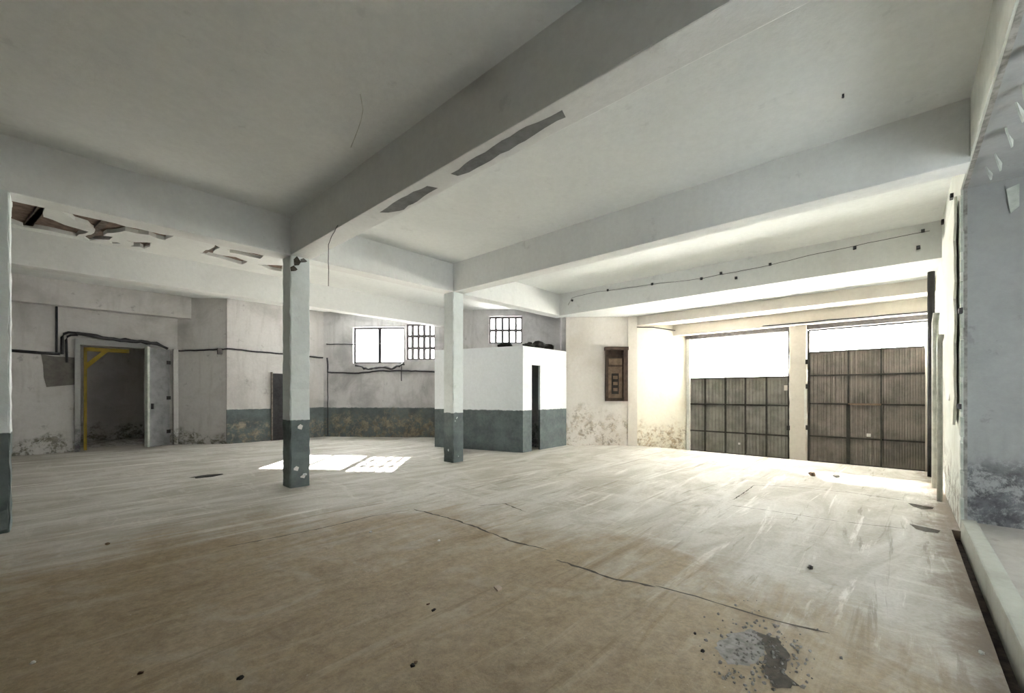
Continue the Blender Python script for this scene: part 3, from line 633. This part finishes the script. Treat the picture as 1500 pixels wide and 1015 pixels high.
# broken plaster edge along the jamb and the header
rnd = random.Random(5)
wr_ = bpy.data.objects['wall_right']; wh_ = bpy.data.objects['wall_right_header']
z = 0.05
while z < 3.6:
    hgt = rnd.uniform(0.15, 0.45); wd = rnd.uniform(0.03, 0.12)
    flake('plaster_piece', [(6.66 - rnd.uniform(0, .03), YW + 0.004, z), (6.68 + wd, YW + 0.004, z + 0.02), (6.68 + rnd.uniform(.05, .14), YW + 0.004, z + hgt * 0.6), (6.67 + wd * 0.6, YW + 0.004, z + hgt), (6.655, YW + 0.004, z + hgt * 0.9)], 0.02 * (1 if rnd.random() < .5 else 1.4), 'plaster_flake', wr_)
    z += hgt + rnd.uniform(0.02, 0.12)
edge = []
z = 3.66
while z > 1.3: edge.append((6.74 + rnd.uniform(0, 0.16), z)); z -= rnd.uniform(0.08, 0.2)
for k in range(8): edge.append((6.95 + k * 0.2, 1.2 + rnd.uniform(-0.12, 0.2) + 0.05 * k))
edge += [(8.6, 1.75), (8.75, 2.4), (8.55, 3.1), (8.7, 3.64)]
flake('sunlit_plaster_skin', [(x, YW + 0.022, zz_) for x, zz_ in edge], 0.022, 'plaster_sunlit', wr_)  # ragged loose plaster, its paler tone painting in the sunlit strip
mesh_obj('exposed_edge', [(6.672, YW - 0.05, 0), (6.672, YW - 0.02, 0), (6.672, YW - 0.02, 3.7), (6.672, YW - 0.05, 3.7)], [(0, 1, 2, 3)], 'rubble', wr_)
mesh_obj('exposed_edge', [(2.0, YW - 0.05, 3.697), (2.0, YW - 0.015, 3.697), (6.68, YW - 0.015, 3.697), (6.68, YW - 0.05, 3.697)], [(0, 1, 2, 3)], 'rubble', wh_)
for k in range(7):
    x = 3.9 + k * 0.38 + rnd.uniform(-.1, .1); ln = rnd.uniform(0.08, 0.26); wd = rnd.uniform(0.05, 0.12); yy = YW - 0.13 - rnd.uniform(0, .05)
    flake('hanging_flake', [(x, yy, 3.71), (x + wd, yy - 0.02, 3.71), (x + wd * 0.9, yy - 0.05, 3.71 - ln * 0.5), (x + wd * 0.4, yy - 0.04, 3.71 - ln), (x + wd * 0.1, yy - 0.02, 3.71 - ln * 0.6)], 0.012, 'plaster_flake', wh_)
for (x, y, zt) in ((6.742, -0.80, 3.62),):
    flake('paint_remnant', [(x, y, zt), (x, y - 0.09, zt + 0.03), (x, y - 0.09, zt - 0.2), (x, y - 0.03, zt - 0.26)], -0.006, 'plaster_flake', bpy.data.objects['wall_side_end'])
for (u, v, lab) in ((1406, 455, 'dark iron bracket on the right wall beside the flaking opening edge, halfway up'), (1393, 288, 'dark iron bracket high on the right wall just under the clean beam'), (1398, 318, 'dark iron bracket high on the right wall near the header corner'), (1380, 325, 'dark iron bracket where the right wall meets the garage-side soffit'), (1404, 595, 'dark iron bracket low on the right wall by the flaking opening edge')):
    p = on_y(u, v, YW + 0.02); tag(box('wall_bracket', p.x - 0.05, p.x + 0.05, YW, YW + 0.03, p.z - 0.03, p.z + 0.025, 'frame_dark'), lab, 'bracket', 'iron brackets on the right wall')

# ================================================================ FLOOR DETAIL
def fz(*px): return [on_z(u, v, 0) for u, v in px]
ZC = 0.0025
ribbon('crack', fz((606, 746), (660, 760), (700, 773), (745, 792), (800, 805)), 0.012, ZC, 'crack', floor)
ribbon('crack', fz((600, 747), (540, 757), (480, 772), (400, 788), (330, 802)), 0.008, ZC, 'crack', floor)
ribbon('crack', fz((960, 858), (1020, 874), (1080, 893), (1150, 913), (1215, 928)), 0.007, ZC, 'crack', floor)
ribbon('crack', fz((815, 820), (850, 832), (900, 848), (960, 860)), 0.012, ZC, 'crack', floor)
ribbon('crack', fz((1075, 732), (1105, 711), (1160, 713), (1240, 721), (1325, 733)), 0.008, ZC, 'crack', floor)
ribbon('crack', fz((1070, 740), (1140, 750), (1230, 764), (1330, 775)), 0.006, ZC, 'crack', floor)
ribbon('crack', fz((700, 741), (740, 738), (770, 750)), 0.010, ZC, 'crack', floor)
bmc = bmesh.new()
for pts in (((1330, 737), (1340, 738), (1352, 741), (1368, 743), (1366, 746), (1350, 746), (1338, 742)), ((1332, 767), (1346, 770), (1360, 773), (1378, 777), (1374, 781), (1356, 779), (1342, 775))):
    pl_ = fz(*pts); n = len(pl_)
    lo = [bmc.verts.new((p.x, p.y, -0.09)) for p in pl_]; hi = [bmc.verts.new((p.x, p.y, 0.05)) for p in pl_]
    bmc.faces.new(lo[::-1]); bmc.faces.new(hi)
    for i in range(n): k = (i + 1) % n; bmc.faces.new((lo[i], lo[k], hi[k], hi[i]))
bmesh.ops.recalc_face_normals(bmc, faces=bmc.faces)
mc = bpy.data.meshes.new('cut'); bmc.to_mesh(mc); bmc.free(); cut = bpy.data.objects.new('cut', mc); C.objects.link(cut)
md = floor.modifiers.new('b', 'BOOLEAN'); md.object = cut; md.operation = 'DIFFERENCE'; md.solver = 'EXACT'
dg = bpy.context.evaluated_depsgraph_get(); nm = bpy.data.meshes.new_from_object(floor.evaluated_get(dg))
floor.modifiers.clear(); floor.data = nm; bpy.data.objects.remove(cut)
# broken screed patch
def patch(name, px, z, mat):
    P = []; pl = fz(*px)
    for a, b in zip(pl, pl[1:] + pl[:1]):
        n = max(1, int((b - a).length / 0.03))
        for i in range(n): P.append(a.lerp(b, i / n) + Vector((random.uniform(-0.012, 0.012), random.uniform(-0.012, 0.012), z)))
    return mesh_obj(name, P, [tuple(range(len(P)))], mat, floor)
patch('screed_patch', ((1046, 950), (1066, 930), (1100, 922), (1126, 934), (1120, 960), (1098, 978), (1064, 972)), 0.003, 'rubble')
patch('screed_patch', ((1110, 928), (1140, 936), (1158, 962), (1150, 985), (1170, 1005), (1140, 1012), (1118, 988), (1124, 958)), 0.004, 'crack')
bmr = bmesh.new(); rnd = random.Random(9)
for k in range(260):
    u = rnd.gauss(1115, 38); v = rnd.gauss(960, 34)
    p = on_z(u, min(max(v, 880), 1080), 0); s = rnd.uniform(0.003, 0.011)
    for vv in bmesh.ops.create_icosphere(bmr, subdivisions=1, radius=s, matrix=Matrix.Translation((p.x, p.y, s * 0.4)))['verts']: vv.co += Vector([rnd.uniform(-s, s) * 0.4 for _ in range(3)])
me = bpy.data.meshes.new('rubble_crumbs'); bmr.to_mesh(me); bmr.free(); me.materials.append(M['rubble'])
o = bpy.data.objects.new('rubble_crumbs', me); C.objects.link(o); tag(o, 'loose crumbs of broken concrete around the grey screed patch', 'rubble'); o['kind'] = 'stuff'
# single bits lying about
def bit(name, u, v, size, mat, seed, label, cat):
    p = on_z(u, v, 0); tag(blob(name, (p.x, p.y, 0.0), size, mat, seed), label, cat)
bit('dead_leaf', 1187, 833, (0.03, 0.022, 0.014), 'debris_dark', 1, 'small black crumpled scrap on the brightly lit floor', 'scrap')
bit('stone', 604, 977, (0.014, 0.012, 0.009), 'debris_dark', 2, 'small black stone beside a brown one on the earthy floor', 'stone')
bit('stone', 609, 972, (0.010, 0.008, 0.007), 'debris_brown', 3, 'tiny brown stone beside a black one on the earthy floor', 'stone')
bit('stone', 635, 895, (0.018, 0.012, 0.008), 'debris_dark', 4, 'flat dark stone between the tile fragment and the middle column', 'stone')
bit('stone', 627, 886, (0.014, 0.008, 0.006), 'debris_brown', 5, 'brown sliver of stone next to a flat dark stone', 'stone')
bit('plaster_crumb', 48, 972, (0.012, 0.01, 0.008), 'debris_white', 6, 'white plaster crumb alone on the brown earthy floor', 'crumb')
bit('plaster_crumb', 543, 780, (0.018, 0.012, 0.01), 'debris_white', 7, 'white plaster crumb just below the floor ridge', 'crumb')
bit('plaster_crumb', 643, 793, (0.015, 0.012, 0.01), 'debris_white', 8, 'white plaster crumb near the cracked floor joint', 'crumb')
bit('stone', 1029, 955, (0.014, 0.01, 0.008), 'debris_dark', 10, 'dark pebble at the rim of the broken grey screed patch', 'stone')
bit('stone', 1018, 929, (0.01, 0.008, 0.006), 'debris_dark', 11, 'tiny dark pebble close to the rim of the broken screed patch', 'stone')
bit('plaster_crumb', 1438, 958, (0.02, 0.014, 0.01), 'debris_white', 12, 'white plaster chip beside the dirt ditch', 'crumb')
bit('stone', 352, 995, (0.016, 0.012, 0.009), 'debris_dark', 13, 'dark stone lying alone on the brown earthy floor', 'stone')
bit('stone', 206, 987, (0.014, 0.010, 0.007), 'debris_brown', 14, 'brown stone on the earthy floor near a dark one', 'stone')
bit('stone', 158, 798, (0.02, 0.014, 0.012), 'debris_brown', 15, 'brown pebble on the pale floor in front of the end column', 'stone')
bit('debris', 1190, 697, (0.07, 0.05, 0.04), 'debris_brown', 16, 'small heap of brown rubbish on the floor before the garage doors', 'debris')
bit('debris', 1225, 699, (0.05, 0.04, 0.025), 'rubble', 17, 'small grey rubble lump before the garage doors', 'debris')
bit('manhole_lid', 302, 698, (0.22, 0.13, 0.012), 'debris_dark', 18, 'dark flat drain lid set in the floor before the dark doorway', 'drain')
p = on_z(728, 864, 0)
tag(flake('tile_fragment', [p + Vector(q) for q in ((-0.02, -0.03, 0.002), (0.035, -0.02, 0.002), (0.045, 0.03, 0.004), (0.0, 0.035, 0.006))], 0.012, 'tile'), 'pale triangular tile fragment lying on the brown floor', 'tile')
